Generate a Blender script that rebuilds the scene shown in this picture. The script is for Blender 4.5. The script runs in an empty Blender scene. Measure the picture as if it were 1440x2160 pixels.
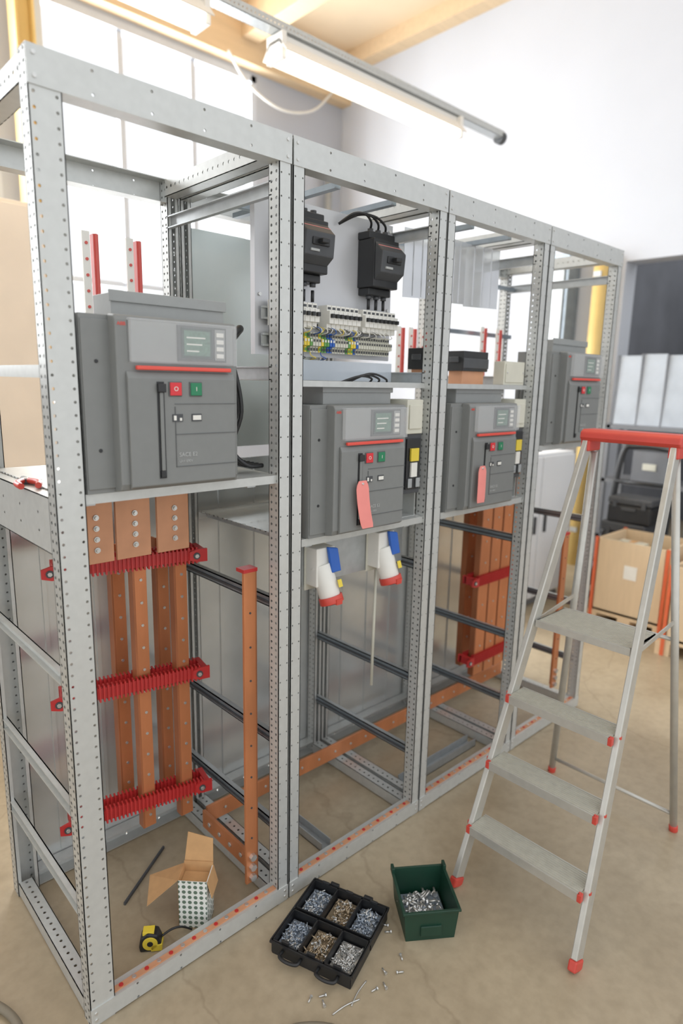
import bpy, math, random
from mathutils import Vector, Matrix
random.seed(3)
sc = bpy.context.scene
COL = sc.collection

def lin(c):
    out = []
    for x in c:
        x = x/255.0
        out.append(x/12.92 if x <= 0.04045 else ((x+0.055)/1.055)**2.4)
    return out

# ------------------------------------------------------------------ materials
def mat(name, rgb, rough=0.5, metal=0.0, var=0.12, scale=12.0, bump=0.0, emis=None, estr=0.0, alpha=None, holes=None, dots=None, stretch=None):
    m = bpy.data.materials.new(name); m.use_nodes = True
    nt = m.node_tree; N = nt.nodes; L = nt.links
    b = N['Principled BSDF']; out = N['Material Output']
    c = lin(rgb)
    tc = N.new('ShaderNodeTexCoord'); nz = N.new('ShaderNodeTexNoise')
    nz.inputs['Scale'].default_value = scale; nz.inputs['Detail'].default_value = 5
    if stretch:
        mp = N.new('ShaderNodeMapping'); mp.inputs['Scale'].default_value = stretch
        L.new(tc.outputs['Object'], mp.inputs['Vector']); L.new(mp.outputs[0], nz.inputs['Vector'])
    else:
        L.new(tc.outputs['Object'], nz.inputs['Vector'])
    rp = N.new('ShaderNodeValToRGB')
    rp.color_ramp.elements[0].position = 0.3; rp.color_ramp.elements[1].position = 0.7
    rp.color_ramp.elements[0].color = [x*(1-var) for x in c]+[1]
    rp.color_ramp.elements[1].color = [min(1, x*(1+var)) for x in c]+[1]
    L.new(nz.outputs['Fac'], rp.inputs['Fac'])
    colout = rp.outputs['Color']
    if dots:
        p, r, dc = dots
        uv = N.new('ShaderNodeUVMap'); sp = N.new('ShaderNodeSeparateXYZ'); L.new(uv.outputs[0], sp.inputs[0])
        ds = []
        for k in (0, 1):
            a = N.new('ShaderNodeMath'); a.operation = 'DIVIDE'; L.new(sp.outputs[k], a.inputs[0]); a.inputs[1].default_value = p
            f = N.new('ShaderNodeMath'); f.operation = 'FRACT'; L.new(a.outputs[0], f.inputs[0])
            s = N.new('ShaderNodeMath'); s.operation = 'SUBTRACT'; L.new(f.outputs[0], s.inputs[0]); s.inputs[1].default_value = .5
            q = N.new('ShaderNodeMath'); q.operation = 'MULTIPLY'; L.new(s.outputs[0], q.inputs[0]); L.new(s.outputs[0], q.inputs[1])
            ds.append(q)
        ad = N.new('ShaderNodeMath'); ad.operation = 'ADD'; L.new(ds[0].outputs[0], ad.inputs[0]); L.new(ds[1].outputs[0], ad.inputs[1])
        lt = N.new('ShaderNodeMath'); lt.operation = 'LESS_THAN'; L.new(ad.outputs[0], lt.inputs[0]); lt.inputs[1].default_value = (r/p)**2
        mx = N.new('ShaderNodeMixRGB'); L.new(lt.outputs[0], mx.inputs[0]); L.new(colout, mx.inputs[1]); mx.inputs[2].default_value = lin(dc)+[1]
        colout = mx.outputs[0]
    L.new(colout, b.inputs['Base Color'])
    b.inputs['Roughness'].default_value = rough; b.inputs['Metallic'].default_value = metal
    if bump:
        bp = N.new('ShaderNodeBump'); bp.inputs['Strength'].default_value = bump; bp.inputs['Distance'].default_value = 0.01
        L.new(nz.outputs['Fac'], bp.inputs['Height']); L.new(bp.outputs[0], b.inputs['Normal'])
    if emis:
        b.inputs['Emission Color'].default_value = lin(emis)+[1]; b.inputs['Emission Strength'].default_value = estr
    if alpha is not None:
        b.inputs['Alpha'].default_value = alpha
    if holes:
        p, off, r = holes
        uv = N.new('ShaderNodeUVMap'); sp = N.new('ShaderNodeSeparateXYZ'); L.new(uv.outputs[0], sp.inputs[0])
        def M(op, a, bb=None):
            n = N.new('ShaderNodeMath'); n.operation = op
            for k, x in enumerate((a, bb)):
                if x is None: continue
                if isinstance(x, (int, float)): n.inputs[k].default_value = x
                else: L.new(x, n.inputs[k])
            return n.outputs[0]
        dv = M('MULTIPLY', M('SUBTRACT', M('FRACT', M('DIVIDE', sp.outputs[1], p)), .5), p)
        du = M('SUBTRACT', M('ABSOLUTE', sp.outputs[0]), off)
        d2 = M('ADD', M('MULTIPLY', dv, dv), M('MULTIPLY', du, du))
        lt = M('LESS_THAN', d2, r*r)
        tr = N.new('ShaderNodeBsdfTransparent'); ms = N.new('ShaderNodeMixShader')
        L.new(lt, ms.inputs[0]); L.new(b.outputs[0], ms.inputs[1]); L.new(tr.outputs[0], ms.inputs[2])
        L.new(ms.outputs[0], out.inputs['Surface'])
    return m

GC = (194, 196, 193)
GALV = mat('galvanised_steel', GC, .36, .4, .05, 45)
GALV2 = mat('galvanised_steel_worn', (176, 180, 181), .34, .5, .08, 40)
PERF = mat('perforated_steel', GC, .36, .4, .05, 45, holes=(.0195, .010, .0036))
PERF1 = mat('perforated_steel_single', GC, .36, .4, .05, 45, holes=(.025, 0.0, .004))
SPARSE = mat('drilled_steel', (200, 202, 199), .38, .35, .04, 45, holes=(.052, .0115, .0022))
SPARSEW = mat('drilled_steel_wide', (200, 202, 199), .38, .35, .04, 45, holes=(.026, .0205, .0030))
SPARSE2 = mat('drilled_steel_beam', (199, 201, 198), .38, .35, .04, 45, holes=(.12, .02, .0030))
RAIL = mat('blued_rail_steel', (138, 148, 156), .3, .6, .15, 14)
SHEET = mat('sheet_zinc', (206, 209, 208), .20, .6, .12, 4)
SHEETG = mat('sheet_zinc_green', (208, 217, 214), .25, .4, .06, 4)
PLATE = mat('mount_plate_zinc', (200, 201, 204), .35, .3, .04, 6)
SHINY = mat('bright_sheet', (222, 224, 227), .16, .6, .08, 7)
BG = mat('breaker_grey_plastic', (119, 121, 119), .44, 0, .03, 40)
BGD = mat('breaker_grey_recess', (86, 88, 88), .5, 0, .04, 40)
BGL = mat('breaker_grey_light', (146, 148, 146), .45, 0, .04, 40)
SCREEN = mat('display_dark', (62, 74, 70), .25, 0, .1, 30)
LCD = mat('display_lcd', (92, 124, 106), .3, 0, .4, 160)
CLEAR = mat('clear_cover', (235, 238, 240), .06, 0, .02, 5, alpha=.13)
RED = mat('red_insulator', (188, 40, 40), .45, 0, .06, 20)
REDF = mat('red_faded', (206, 84, 76), .5, 0, .06, 20)
REDP = mat('red_plastic', (206, 66, 54), .42, 0, .06, 20)
STRIPE = mat('red_stripe', (226, 74, 60), .4, 0, .03, 20)
BRED = mat('button_red', (214, 36, 44), .4, 0, .03, 20)
BGRN = mat('button_green', (14, 118, 76), .4, 0, .03, 20)
PINK = mat('tag_pink', (244, 142, 134), .7, 0, .04, 20)
COP = mat('copper', (208, 130, 84), .38, .4, .24, 9, stretch=(1, 1, .3))
COPD = mat('copper_plate', (210, 150, 112), .5, .2, .14, 9)
COPB = mat('copper_dark', (178, 108, 70), .42, .4, .25, 7, stretch=(1, 1, .3))  # darker copper tone for the side flange of the upright bars
STEEL = mat('bolt_steel', (208, 208, 205), .3, .75, .08, 60)
BRASS = mat('screw_brass', (172, 154, 128), .35, .7, .15, 60)
BLUEZ = mat('screw_zinc', (164, 175, 188), .35, .7, .15, 60)
BLK = mat('black_plastic', (26, 27, 29), .45, 0, .1, 30)
BLKL = mat('dark_grey_plastic', (62, 64, 67), .5, 0, .1, 30)
WHITE = mat('white_plastic', (232, 230, 222), .5, 0, .03, 20)
TXT = mat('faint_print', (176, 178, 176), .5, 0, .03, 20)
CREAM = mat('cream_plastic', (208, 206, 190), .5, 0, .04, 20)
BLUE = mat('blue_plastic', (16, 84, 178), .4, 0, .04, 20)
YEL = mat('yellow_plastic', (230, 202, 60), .45, 0, .05, 20)
GRN = mat('green_wire', (90, 150, 70), .5, 0, .05, 20)
GBIN = mat('green_bin_plastic', (12, 52, 37), .5, 0, .10, 18)
ALU = mat('aluminium', (196, 194, 186), .38, .5, .06, 30)
ALUD = mat('aluminium_tread', (194, 192, 180), .5, .3, .06, 50, bump=.12)
CARD = mat('cardboard', (198, 152, 102), .8, 0, .08, 30)
DOTS = mat('printed_box', (232, 234, 228), .6, 0, .02, 20, dots=(.0165, .0056, (92, 112, 96)))
PLY = mat('plywood', (214, 188, 152), .7, 0, .05, 6, stretch=(1, 6, 1))
PALE = mat('pale_laminate', (224, 204, 182), .6, 0, .04, 5)
ORANGE = mat('orange_paint', (216, 96, 56), .5, 0, .08, 14)
WOOD = mat('ceiling_timber', (216, 188, 150), .7, 0, .06, 3, stretch=(1, 8, 8))
CEIL = mat('ceiling_board', (230, 206, 172), .8, 0, .04, 2)
WALLM = mat('wall_plaster', (197, 201, 209), .9, 0, .02, 1.5)
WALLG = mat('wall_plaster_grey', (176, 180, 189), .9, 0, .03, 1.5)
DARKW = mat('annex_wall', (116, 118, 124), .9, 0, .15, 2)
FRM = mat('window_frame_grey', (190, 196, 206), .5, .0, .03, 8)
TUBE = mat('lamp_tube', (255, 250, 238), .5, 0, .01, 5, emis=(255, 248, 232), estr=10)
LAMPW = mat('lamp_housing', (240, 236, 228), .5, 0, .02, 5)
YPOST = mat('yellow_paint', (216, 184, 112), .5, 0, .06, 6)
CABW = mat('cabinet_white', (222, 224, 226), .5, 0, .03, 4)
CABG = mat('cabinet_grey', (112, 114, 118), .5, .1, .12, 3)
PLASTIC = mat('plastic_sheet', (200, 208, 217), .18, 0, .12, 5, alpha=.66)
HOSE = mat('hose_rubber', (120, 112, 96), .6, 0, .06, 20)

def floor_mat():
    m = bpy.data.materials.new('concrete_floor'); m.use_nodes = True
    nt = m.node_tree; N = nt.nodes; L = nt.links; b = N['Principled BSDF']
    tc = N.new('ShaderNodeTexCoord')
    n1 = N.new('ShaderNodeTexNoise'); n1.inputs['Scale'].default_value = 1.6; n1.inputs['Detail'].default_value = 9; n1.inputs['Roughness'].default_value = .66
    L.new(tc.outputs['Object'], n1.inputs['Vector'])
    r1 = N.new('ShaderNodeValToRGB'); r1.color_ramp.elements[0].position = .32; r1.color_ramp.elements[1].position = .68
    r1.color_ramp.elements[0].color = lin((150, 134, 108))+[1]; r1.color_ramp.elements[1].color = lin((182, 166, 139))+[1]
    L.new(n1.outputs['Fac'], r1.inputs['Fac'])
    n2 = N.new('ShaderNodeTexNoise'); n2.inputs['Scale'].default_value = 30; n2.inputs['Detail'].default_value = 5
    L.new(tc.outputs['Object'], n2.inputs['Vector'])
    r2 = N.new('ShaderNodeValToRGB'); r2.color_ramp.elements[0].position = .32; r2.color_ramp.elements[1].position = .6
    r2.color_ramp.elements[0].color = (.86, .86, .85, 1); r2.color_ramp.elements[1].color = (1, 1, 1, 1)
    L.new(n2.outputs['Fac'], r2.inputs['Fac'])
    mu = N.new('ShaderNodeMixRGB'); mu.blend_type = 'MULTIPLY'; mu.inputs[0].default_value = .8
    L.new(r1.outputs[0], mu.inputs[1]); L.new(r2.outputs[0], mu.inputs[2])
    n3 = N.new('ShaderNodeTexNoise'); n3.inputs['Scale'].default_value = 3.5; n3.inputs['Detail'].default_value = 6
    L.new(tc.outputs['Object'], n3.inputs['Vector'])
    mv = N.new('ShaderNodeMixRGB'); mv.inputs[0].default_value = .16
    L.new(tc.outputs['Object'], mv.inputs[1]); L.new(n3.outputs['Color'], mv.inputs[2])
    vo = N.new('ShaderNodeTexVoronoi'); vo.feature = 'DISTANCE_TO_EDGE'; vo.inputs['Scale'].default_value = .8
    L.new(mv.outputs[0], vo.inputs['Vector'])
    rc = N.new('ShaderNodeValToRGB'); rc.color_ramp.elements[0].position = 0; rc.color_ramp.elements[1].position = .002
    rc.color_ramp.elements[0].color = (.72, .70, .68, 1); rc.color_ramp.elements[1].color = (1, 1, 1, 1)
    L.new(vo.outputs['Distance'], rc.inputs['Fac'])
    mc = N.new('ShaderNodeMixRGB'); mc.blend_type = 'MULTIPLY'; mc.inputs[0].default_value = .6
    L.new(mu.outputs[0], mc.inputs[1]); L.new(rc.outputs[0], mc.inputs[2])
    L.new(mc.outputs[0], b.inputs['Base Color']); b.inputs['Roughness'].default_value = .36
    bp = N.new('ShaderNodeBump'); bp.inputs['Strength'].default_value = .08; bp.inputs['Distance'].default_value = .004
    L.new(n2.outputs['Fac'], bp.inputs['Height']); L.new(bp.outputs[0], b.inputs['Normal'])
    return m
FLOOR = floor_mat()

# ------------------------------------------------------------------ mesh builder
def thing(name, label, category, loc=(0, 0, 0), rz=0.0, group=None):
    e = bpy.data.objects.new(name, None); COL.objects.link(e)
    e.empty_display_size = .05; e.location = loc; e.rotation_euler = (0, 0, rz)
    e['label'] = label; e['category'] = category
    if group: e['group'] = group
    return e

class MB:
    def __init__(s, origin=(0, 0, 0)):
        s.o = Vector(origin); s.v = []; s.f = []; s.m = []; s.uv = []; s.mats = []; s.M = None; s.sm = []
    def mi(s, m):
        if m not in s.mats: s.mats.append(m)
        return s.mats.index(m)
    def add(s, pts):
        b = len(s.v)
        for p in pts:
            p = Vector(p)
            if s.M is not None: p = s.M @ p
            s.v.append(p - s.o)
        return b
    def face(s, idx, m, uv=None, smooth=False):
        s.f.append(idx); s.m.append(s.mi(m)); s.uv.append(uv or [(0, 0)]*len(idx)); s.sm.append(smooth)
    def box(s, x0, x1, y0, y1, z0, z1, m):
        if x0 > x1: x0, x1 = x1, x0
        if y0 > y1: y0, y1 = y1, y0
        if z0 > z1: z0, z1 = z1, z0
        P = [(x0, y0, z0), (x1, y0, z0), (x1, y1, z0), (x0, y1, z0), (x0, y0, z1), (x1, y0, z1), (x1, y1, z1), (x0, y1, z1)]
        b = s.add(P); c = ((x0+x1)/2, (y0+y1)/2, (z0+z1)/2); S = (x1-x0, y1-y0, z1-z0)
        for fc, ax in (((0, 3, 2, 1), 2), ((4, 5, 6, 7), 2), ((0, 1, 5, 4), 1), ((2, 3, 7, 6), 1), ((1, 2, 6, 5), 0), ((3, 0, 4, 7), 0)):
            o = [a for a in (0, 1, 2) if a != ax]
            if S[o[0]] > S[o[1]]: o = [o[1], o[0]]
            uv = [(P[i][o[0]]-c[o[0]], P[i][o[1]]-c[o[1]]) for i in fc]
            s.face([b+i for i in fc], m, uv)
        return s
    def cyl(s, p0, p1, r, m, n=16, r2=None, smooth=True):
        p0 = Vector(p0); p1 = Vector(p1); r2 = r if r2 is None else r2
        d = (p1-p0).normalized(); a = d.orthogonal().normalized(); bb = d.cross(a)
        pts = []
        for p, rr in ((p0, r), (p1, r2)):
            for k in range(n):
                t = 2*math.pi*k/n
                pts.append(p+(a*math.cos(t)+bb*math.sin(t))*rr)
        b = s.add(pts)
        for k in range(n):
            k2 = (k+1) % n
            s.face([b+k, b+k2, b+n+k2, b+n+k], m, None, smooth)
        s.face([b+k for k in range(n)][::-1], m); s.face([b+n+k for k in range(n)], m)
        return s
    def prism(s, pts, vec, m):
        n = len(pts); vec = Vector(vec)
        b = s.add([Vector(p) for p in pts]+[Vector(p)+vec for p in pts])
        s.face([b+k for k in range(n)][::-1], m); s.face([b+n+k for k in range(n)], m)
        for k in range(n):
            k2 = (k+1) % n
            s.face([b+k, b+k2, b+n+k2, b+n+k], m)
        return s
    def bar(s, p0, p1, w, h, m, side=(0, 1, 0)):
        p0 = Vector(p0); p1 = Vector(p1); d = (p1-p0).normalized(); sd = Vector(side); sd = (sd-d*sd.dot(d)).normalized(); up = d.cross(sd)
        q = [sd*w/2+up*h/2, -sd*w/2+up*h/2, -sd*w/2-up*h/2, sd*w/2-up*h/2]
        return s.prism([p0+x for x in q], p1-p0, m)
    def tube(s, path, r, m, n=8, sub=6):
        P = [Vector(p) for p in path]
        if len(P) > 2 and sub > 1:
            Q = []
            for i in range(len(P)-1):
                a = P[max(i-1, 0)]; b_ = P[i]; c = P[i+1]; d = P[min(i+2, len(P)-1)]
                for k in range(sub):
                    t = k/sub
                    Q.append(.5*((2*b_)+(-a+c)*t+(2*a-5*b_+4*c-d)*t*t+(-a+3*b_-3*c+d)*t**3))
            Q.append(P[-1]); P = Q
        up = None; pts = []
        for i, p in enumerate(P):
            t = (P[min(i+1, len(P)-1)]-P[max(i-1, 0)]).normalized()
            if up is None: up = t.orthogonal().normalized()
            up = (up-t*up.dot(t)).normalized(); bb = t.cross(up)
            for k in range(n):
                an = 2*math.pi*k/n
                pts.append(p+(up*math.cos(an)+bb*math.sin(an))*r)
        b = s.add(pts)
        for i in range(len(P)-1):
            for k in range(n):
                k2 = (k+1) % n
                s.face([b+i*n+k, b+i*n+k2, b+(i+1)*n+k2, b+(i+1)*n+k], m, None, True)
        s.face([b+k for k in range(n)][::-1], m); s.face([b+(len(P)-1)*n+k for k in range(n)], m)
        return s
    def make(s, name, parent=None, label=None, category=None, bevel=0, group=None, kind=None, loc=None):
        me = bpy.data.meshes.new(name)
        me.from_pydata([tuple(v) for v in s.v], [], s.f)
        for m in s.mats: me.materials.append(m)
        ul = me.uv_layers.new(name='UVMap')
        for i, p in enumerate(me.polygons):
            p.material_index = s.m[i]; p.use_smooth = s.sm[i]
            for j, li in enumerate(p.loop_indices): ul.data[li].uv = s.uv[i][j]
        ob = bpy.data.objects.new(name, me); COL.objects.link(ob)
        if parent: ob.parent = parent
        else: ob.location = s.o if loc is None else loc
        if label: ob['label'] = label
        if category: ob['category'] = category
        if group: ob['group'] = group
        if kind: ob['kind'] = kind
        if bevel:
            md = ob.modifiers.new('bevel', 'BEVEL'); md.width = bevel; md.segments = 2; md.limit_method = 'ANGLE'; md.angle_limit = math.radians(40)
            md.harden_normals = False
        return ob

def text(parent, name, s, size, loc, m, rot=(math.pi/2, 0, 0), label=None):
    cu = bpy.data.curves.new(name, 'FONT'); cu.body = s; cu.size = size; cu.extrude = .0003; cu.align_x = 'CENTER'; cu.align_y = 'CENTER'
    t = bpy.data.objects.new('tmp', cu); COL.objects.link(t)
    dg = bpy.context.evaluated_depsgraph_get(); me = bpy.data.meshes.new_from_object(t.evaluated_get(dg))
    bpy.data.objects.remove(t)
    me.materials.clear(); me.materials.append(m)
    ob = bpy.data.objects.new(name, me); COL.objects.link(ob); ob.parent = parent; ob.location = loc; ob.rotation_euler = rot
    if label: ob['label'] = label
    return ob

def dup(root, loc, rz=None, label=None):
    r = root.copy(); COL.objects.link(r); r.location = loc
    if rz is not None: r.rotation_euler = (0, 0, rz)
    if label: r['label'] = label
    def rec(src, dst):
        for c in src.children:
            k = c.copy(); COL.objects.link(k); k.parent = dst; k.matrix_parent_inverse = c.matrix_parent_inverse.copy()
            rec(c, k)
    rec(root, r)
    return r

# ------------------------------------------------------------------ room
RX, WY, CZ = 4.9, 4.5, 4.95
MB().box(-6, 9, -5, 7, -.1, 0, FLOOR).make('floor', kind='structure')
w = MB()
wins = [(-1.35, 1.30), (1.62, 3.73)]
zb, zt = 1.15, 4.47
w.box(-5, 5.1, WY, WY+.2, 0, zb, WALLG); w.box(-5, 5.1, WY, WY+.2, zt, CZ, WALLG)
xs = -5
for a, b in wins:
    w.box(xs, a, WY, WY+.2, zb, zt, WALLG); xs = b
w.box(xs, 5.1, WY, WY+.2, zb, zt, WALLG)
w.make('wall_back', kind='structure')
for k, (a, b) in enumerate(wins):
    e = MB((a, WY, zb)); fr = .06
    e.box(a, b, WY+.0, WY+.10, zb, zb+fr, FRM).box(a, b, WY+.0, WY+.10, zt-fr, zt, FRM)
    e.box(a, a+fr, WY+.0, WY+.10, zb, zt, FRM).box(b-fr, b, WY+.0, WY+.10, zb, zt, FRM)
    n = 3 if k else 4
    for j in range(1, n):
        x = a+(b-a)*j/n; e.box(x-.026, x+.026, WY+.02, WY+.08, zb, zt, FRM)
    for z in (2.35,):
        e.box(a, b, WY+.04, WY+.08, z-.024, z+.024, FRM)
    e.box(a-.02, b+.02, WY-.08, WY+.0, zb-.04, zb-.005, WALLM)
    e.make('window_%d' % (k+1), kind='structure')
r = MB()
r.box(RX, RX+.2, 1.12, WY, 0, CZ, WALLM); r.box(RX, RX+.2, -2.2, 1.12, 2.52, CZ, WALLM); r.box(RX, RX+.2, -5, -2.2, 0, CZ, WALLM)
r.make('wall_right', kind='structure')
d = MB()
d.box(7.6, 7.7, -2.6, 1.6, 0, 3.2, DARKW); d.box(RX+.2, 7.6, 1.5, 1.6, 0, 3.2, DARKW); d.box(RX+.2, 7.6, -2.6, -2.5, 0, 3.2, DARKW)
d.make('wall_annex', kind='structure')
MB().box(-5, 5.1, -.6, WY+.2, CZ, CZ+.1, CEIL).make('ceiling', kind='structure')
MB().box(-5, RX, WY-.14, WY, 4.5, CZ, WOOD).make('trim_1', kind='structure')
MB().box(RX-.16, RX, -.6, WY-.14, 4.80, CZ, WOOD).make('trim_2', kind='structure')
for x in (3.55, 1.6, -.4):
    MB((x, 0, 4.7)).box(x-.09, x+.09, -.6, WY-.14, 4.68, CZ, WOOD).make('ceiling_beam', label='pale timber beam across the ceiling', category='beam', bevel=.006, group='ceiling beams')
t = MB((4.7, WY, 0)); t.cyl((4.62, WY-.1, 0), (4.62, WY-.1, 3.9), .045, GALV2, 16).cyl((4.62, WY-.1, 3.9), (4.62, WY, 3.9), .045, GALV2, 16)
for z in (.8, 2, 3.3): t.box(4.56, 4.68, WY-.16, WY, z, z+.03, GALV2)
t.make('drain_pipe', label='grey vertical drain pipe on the wall by the corner', category='pipe')
t = MB((1.46, 4.3, 0)); t.box(1.39, 1.41, 4.22, 4.38, 0, 4.5, YPOST).box(1.51, 1.53, 4.22, 4.38, 0, 4.5, YPOST).box(1.41, 1.51, 4.29, 4.31, 0, 4.5, YPOST).box(1.34, 1.58, 4.17, 4.43, 0, .015, YPOST)
t.make('steel_column', label='yellow painted steel column beside the windows', category='column', bevel=.003)
t = MB((4.8, 1.25, 0)); t.cyl((4.8, 1.27, 0), (4.8, 1.27, 2.58), .060, YPOST, 20)
for z in (.3, 1.4, 2.4): t.box(4.73, 4.9, 1.24, 1.30, z, z+.04, GALV2)
t.make('gas_pipe', label='dull yellow vertical pipe beside the wide doorway', category='pipe')
t = MB((4.8, 1.65, 0)); t.box(4.7, RX, 1.50, 1.74, 0, 2.6, RAIL).box(4.68, 4.7, 1.53, 1.71, .1, 2.5, GALV2)
t.make('wall_duct', label='grey-blue metal cable duct standing against the white wall', category='duct', bevel=.004)

t = MB((1.5, 1.75, 3.32))
t.box(-1, 3.95, 1.70, 1.703, 3.32, 3.365, PERF1).box(-1, 3.95, 1.777, 1.78, 3.32, 3.365, PERF1).box(-1, 3.95, 1.70, 1.78, 3.32, 3.323, GALV2)
for x in (-.9, .4): t.cyl((x, 1.74, 3.36), (x, 1.74, CZ), .005, STEEL, 8)
t.cyl((3.93, 1.74, 3.33), (3.98, 1.74, 3.33), .045, BLKL, 16)
t.make('cable_tray', label='long perforated steel cable tray hanging from the ceiling', category='cable tray')
def lamp(x0):
    L = thing('fluorescent_lamp', 'long white fluorescent batten lamp hanging under the steel tray', 'lamp', (x0, 1.75, 3.20), group='hanging fluorescent lamps')
    MB().prism([(0, -.105, .015), (0, -.045, .085), (0, .045, .085), (0, .105, .015), (0, .098, .013), (0, .04, .07), (0, -.04, .07), (0, -.098, .013)], (1.56, 0, 0), LAMPW).make('lamp_reflector', L)
    MB().box(0, .03, -.07, .07, -.015, .118, LAMPW).box(1.53, 1.56, -.07, .07, -.015, .118, LAMPW).box(.03, 1.53, -.035, .035, .06, .118, LAMPW).make('lamp_body', L, bevel=.004)
    for y in (-.042, .042): MB().cyl((.03, y, .016), (1.53, y, .016), .019, TUBE, 14).make('lamp_tube', L)
    return L
l1 = lamp(1.87); dup(l1, (-.12, 1.75, 3.20))
t = MB((2.6, 4.3, 4)); t.tube([(3.3, 4.34, 4.52), (3.5, 4.3, 4.28), (3.9, 4.3, 4.17), (4.3, 4.3, 4.27), (4.6, 4.34, 4.54)], .012, WHITE, 8)
t.make('power_cable', label='white cable sagging along the top of the wall', category='cable')

# ------------------------------------------------------------------ switchgear frames
W, D, H = .594, .58, 2.10
BX = [0, .6, 1.2, 1.8]
SHZ = [1.29, 1.105, 1.105, 1.30]
labels = ['galvanised steel cubicle frame, end bay with a large breaker on shelf',
          'galvanised steel cubicle frame with black breakers and power sockets',
          'galvanised steel cubicle frame with bright cover sheets near its top',
          'galvanised steel cubicle frame at the far end of the row']
BZ = .052
def frame(i):
    F = thing('switchgear_frame', labels[i], 'steel frame', (BX[i], 0, 0), group='row of switchgear cubicle frames')
    pt = .0022; fd = .042
    def post(x0, x1, y0, sy, wide=False):
        m = MB((0, 0, 0)); a, b = x0, x1
        m.box(a, b, y0, y0+sy*pt, 0, H-.001, SPARSEW if wide else SPARSE)
        m.box(a, a+pt, y0, y0+sy*fd, 0, H-.001, PERF); m.box(b-pt, b, y0, y0+sy*fd, 0, H-.001, PERF)
        m.box(a, a+.011, y0+sy*(fd-.002), y0+sy*fd, 0, H-.001, GALV); m.box(b-.011, b, y0+sy*(fd-.002), y0+sy*fd, 0, H-.001, GALV)
        m.make('post', F)
    pl = .060 if i == 0 else .036
    pw = .036
    post(0, pl, 0, 1, i == 0); post(W-pw, W, 0, 1); post(0, pl, D, -1, i == 0); post(W-pw, W, D, -1)
    def xbeam(y, sy, z0, z1, nm):
        m = MB(); e = .0025
        m.box(0, W, y-sy*e, y, z0, z1, SPARSE2)
        m.box(.0, W, y, y+sy*.040, z1-.0022, z1, GALV) if z1 > 1 else m.box(pl, W-pw, y, y+sy*.040, z1-.0022, z1, GALV)
        m.box(pl, W-pw, y, y+sy*.040, z0, z0+.0022, GALV)
        for xx in (.012, W-.012):
            for zz in (z0+.014, z1-.014): m.cyl((xx, y-sy*.005, zz), (xx, y, zz), .004, STEEL, 8)
        m.make(nm, F)
    xbeam(0, 1, 2.035, H, 'top_beam'); xbeam(D, -1, 2.035, H, 'top_beam')
    xbeam(0, 1, .005, BZ, 'bottom_beam'); xbeam(D, -1, .005, BZ, 'bottom_beam')
    for x in (.003, W-.042):
        m = MB(); m.box(x, x+.039, fd, D-fd, 2.05, 2.052, GALV).box(x, x+.002, fd, D-fd, 2.05, 2.098, PERF1).box(x+.037, x+.039, fd, D-fd, 2.05, 2.098, PERF1)
        m.make('side_beam', F)
        m = MB(); m.box(x, x+.039, fd, D-fd, .043, .045, PERF1).box(x, x+.002, fd, D-fd, .005, .045, GALV).box(x+.037, x+.039, fd, D-fd, .005, .045, GALV)
        m.make('side_beam', F)
    xr = W-.024
    for z in (.915, .505, .225):
        m = MB(); m.box(xr, xr+.003, .03, D-.03, z, z+.030, RAIL).box(xr, xr+.018, .03, D-.03, z+.027, z+.030, GALV2).box(xr, xr+.018, .03, D-.03, z, z+.003, RAIL).box(xr-.004, xr, .03, D-.03, z+.011, z+.017, BLKL)
        m.make('side_rail', F)
    for z in (1.965, 1.53):
        m = MB(); m.box(xr, xr+.003, .03, D-.03, z, z+.034, GALV2).box(xr-.012, xr, .03, D-.03, z+.031, z+.034, GALV2).box(xr-.012, xr, .03, D-.03, z, z+.003, GALV2)
        m.make('side_rail', F)
    if i == 0:
        for z in (.87, .55, .29):
            m = MB(); m.box(.012, .015, .03, D-.03, z, z+.03, GALV).box(.0, .015, .03, D-.03, z+.028, z+.03, GALV).box(0, .015, .03, D-.03, z, z+.002, GALV)
            m.make('side_rail', F)
        m = MB(); m.box(.0, .0025, fd, D-.04, 1.165, 1.285, SPARSE2).box(0, .03, fd, D-.04, 1.283, 1.285, GALV).box(0, .03, fd, D-.04, 1.165, 1.167, GALV)
        m.make('side_beam', F, label='wide folded steel side beam')
        m = MB(); m.box(.004, .03, fd, D-.04, 1.525, 1.55, GALV); m.make('side_beam', F)
    z = SHZ[i]
    m = MB(); m.box(.03, W-.025, .012, D-.055, z-.004, z-.001, PERF1).box(.03, W-.025, .010, .0125, z-.022, z-.001, GALV).box(.03, W-.025, D-.057, D-.055, z-.028, z-.001, GALV)
    for xx in (.06, .47): m.box(xx, xx+.025, .014, D-.06, z-.026, z-.005, GALV2)
    m.make('shelf', F)
    m = MB(); m.box(.004, W-.004, D+.006, D+.008, .03, 1.26, SHEET)
    for xx in (.15, .30, .45): m.box(xx-.006, xx+.006, D+.001, D+.006, .06, 1.24, SHEET)
    m.make('back_panel', F, label='bright zinc sheet rear panel')
    if i == 1:
        MB().box(.012, W-.012, D+.006, D+.008, 1.30, 1.99, SHEETG).make('back_panel', F, label='pale greenish zinc upper rear panel')
    if i in (1, 2):
        m = MB(); m.box(.03, W-.025, .03, .50, 1.528, 1.531, GALV).box(.03, W-.025, .028, .031, 1.515, 1.531, GALV)
        m.make('shelf', F, label='thin intermediate mounting shelf')
        for xx in (.18, .40):
            MB().box(xx, xx+.02, .05, D-.05, 2.03, 2.045, RAIL).make('top_rail', F)
        MB().box(.05, W-.03, .30, .32, 2.0, 2.02, RAIL).make('top_rail', F)
    if i == 3:
        for z in (1.97, 1.75): MB().box(.05, W-.03, .50, .52, z, z+.018, RAIL).make('top_rail', F)
    return F
for i in range(4): frame(i)

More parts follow.
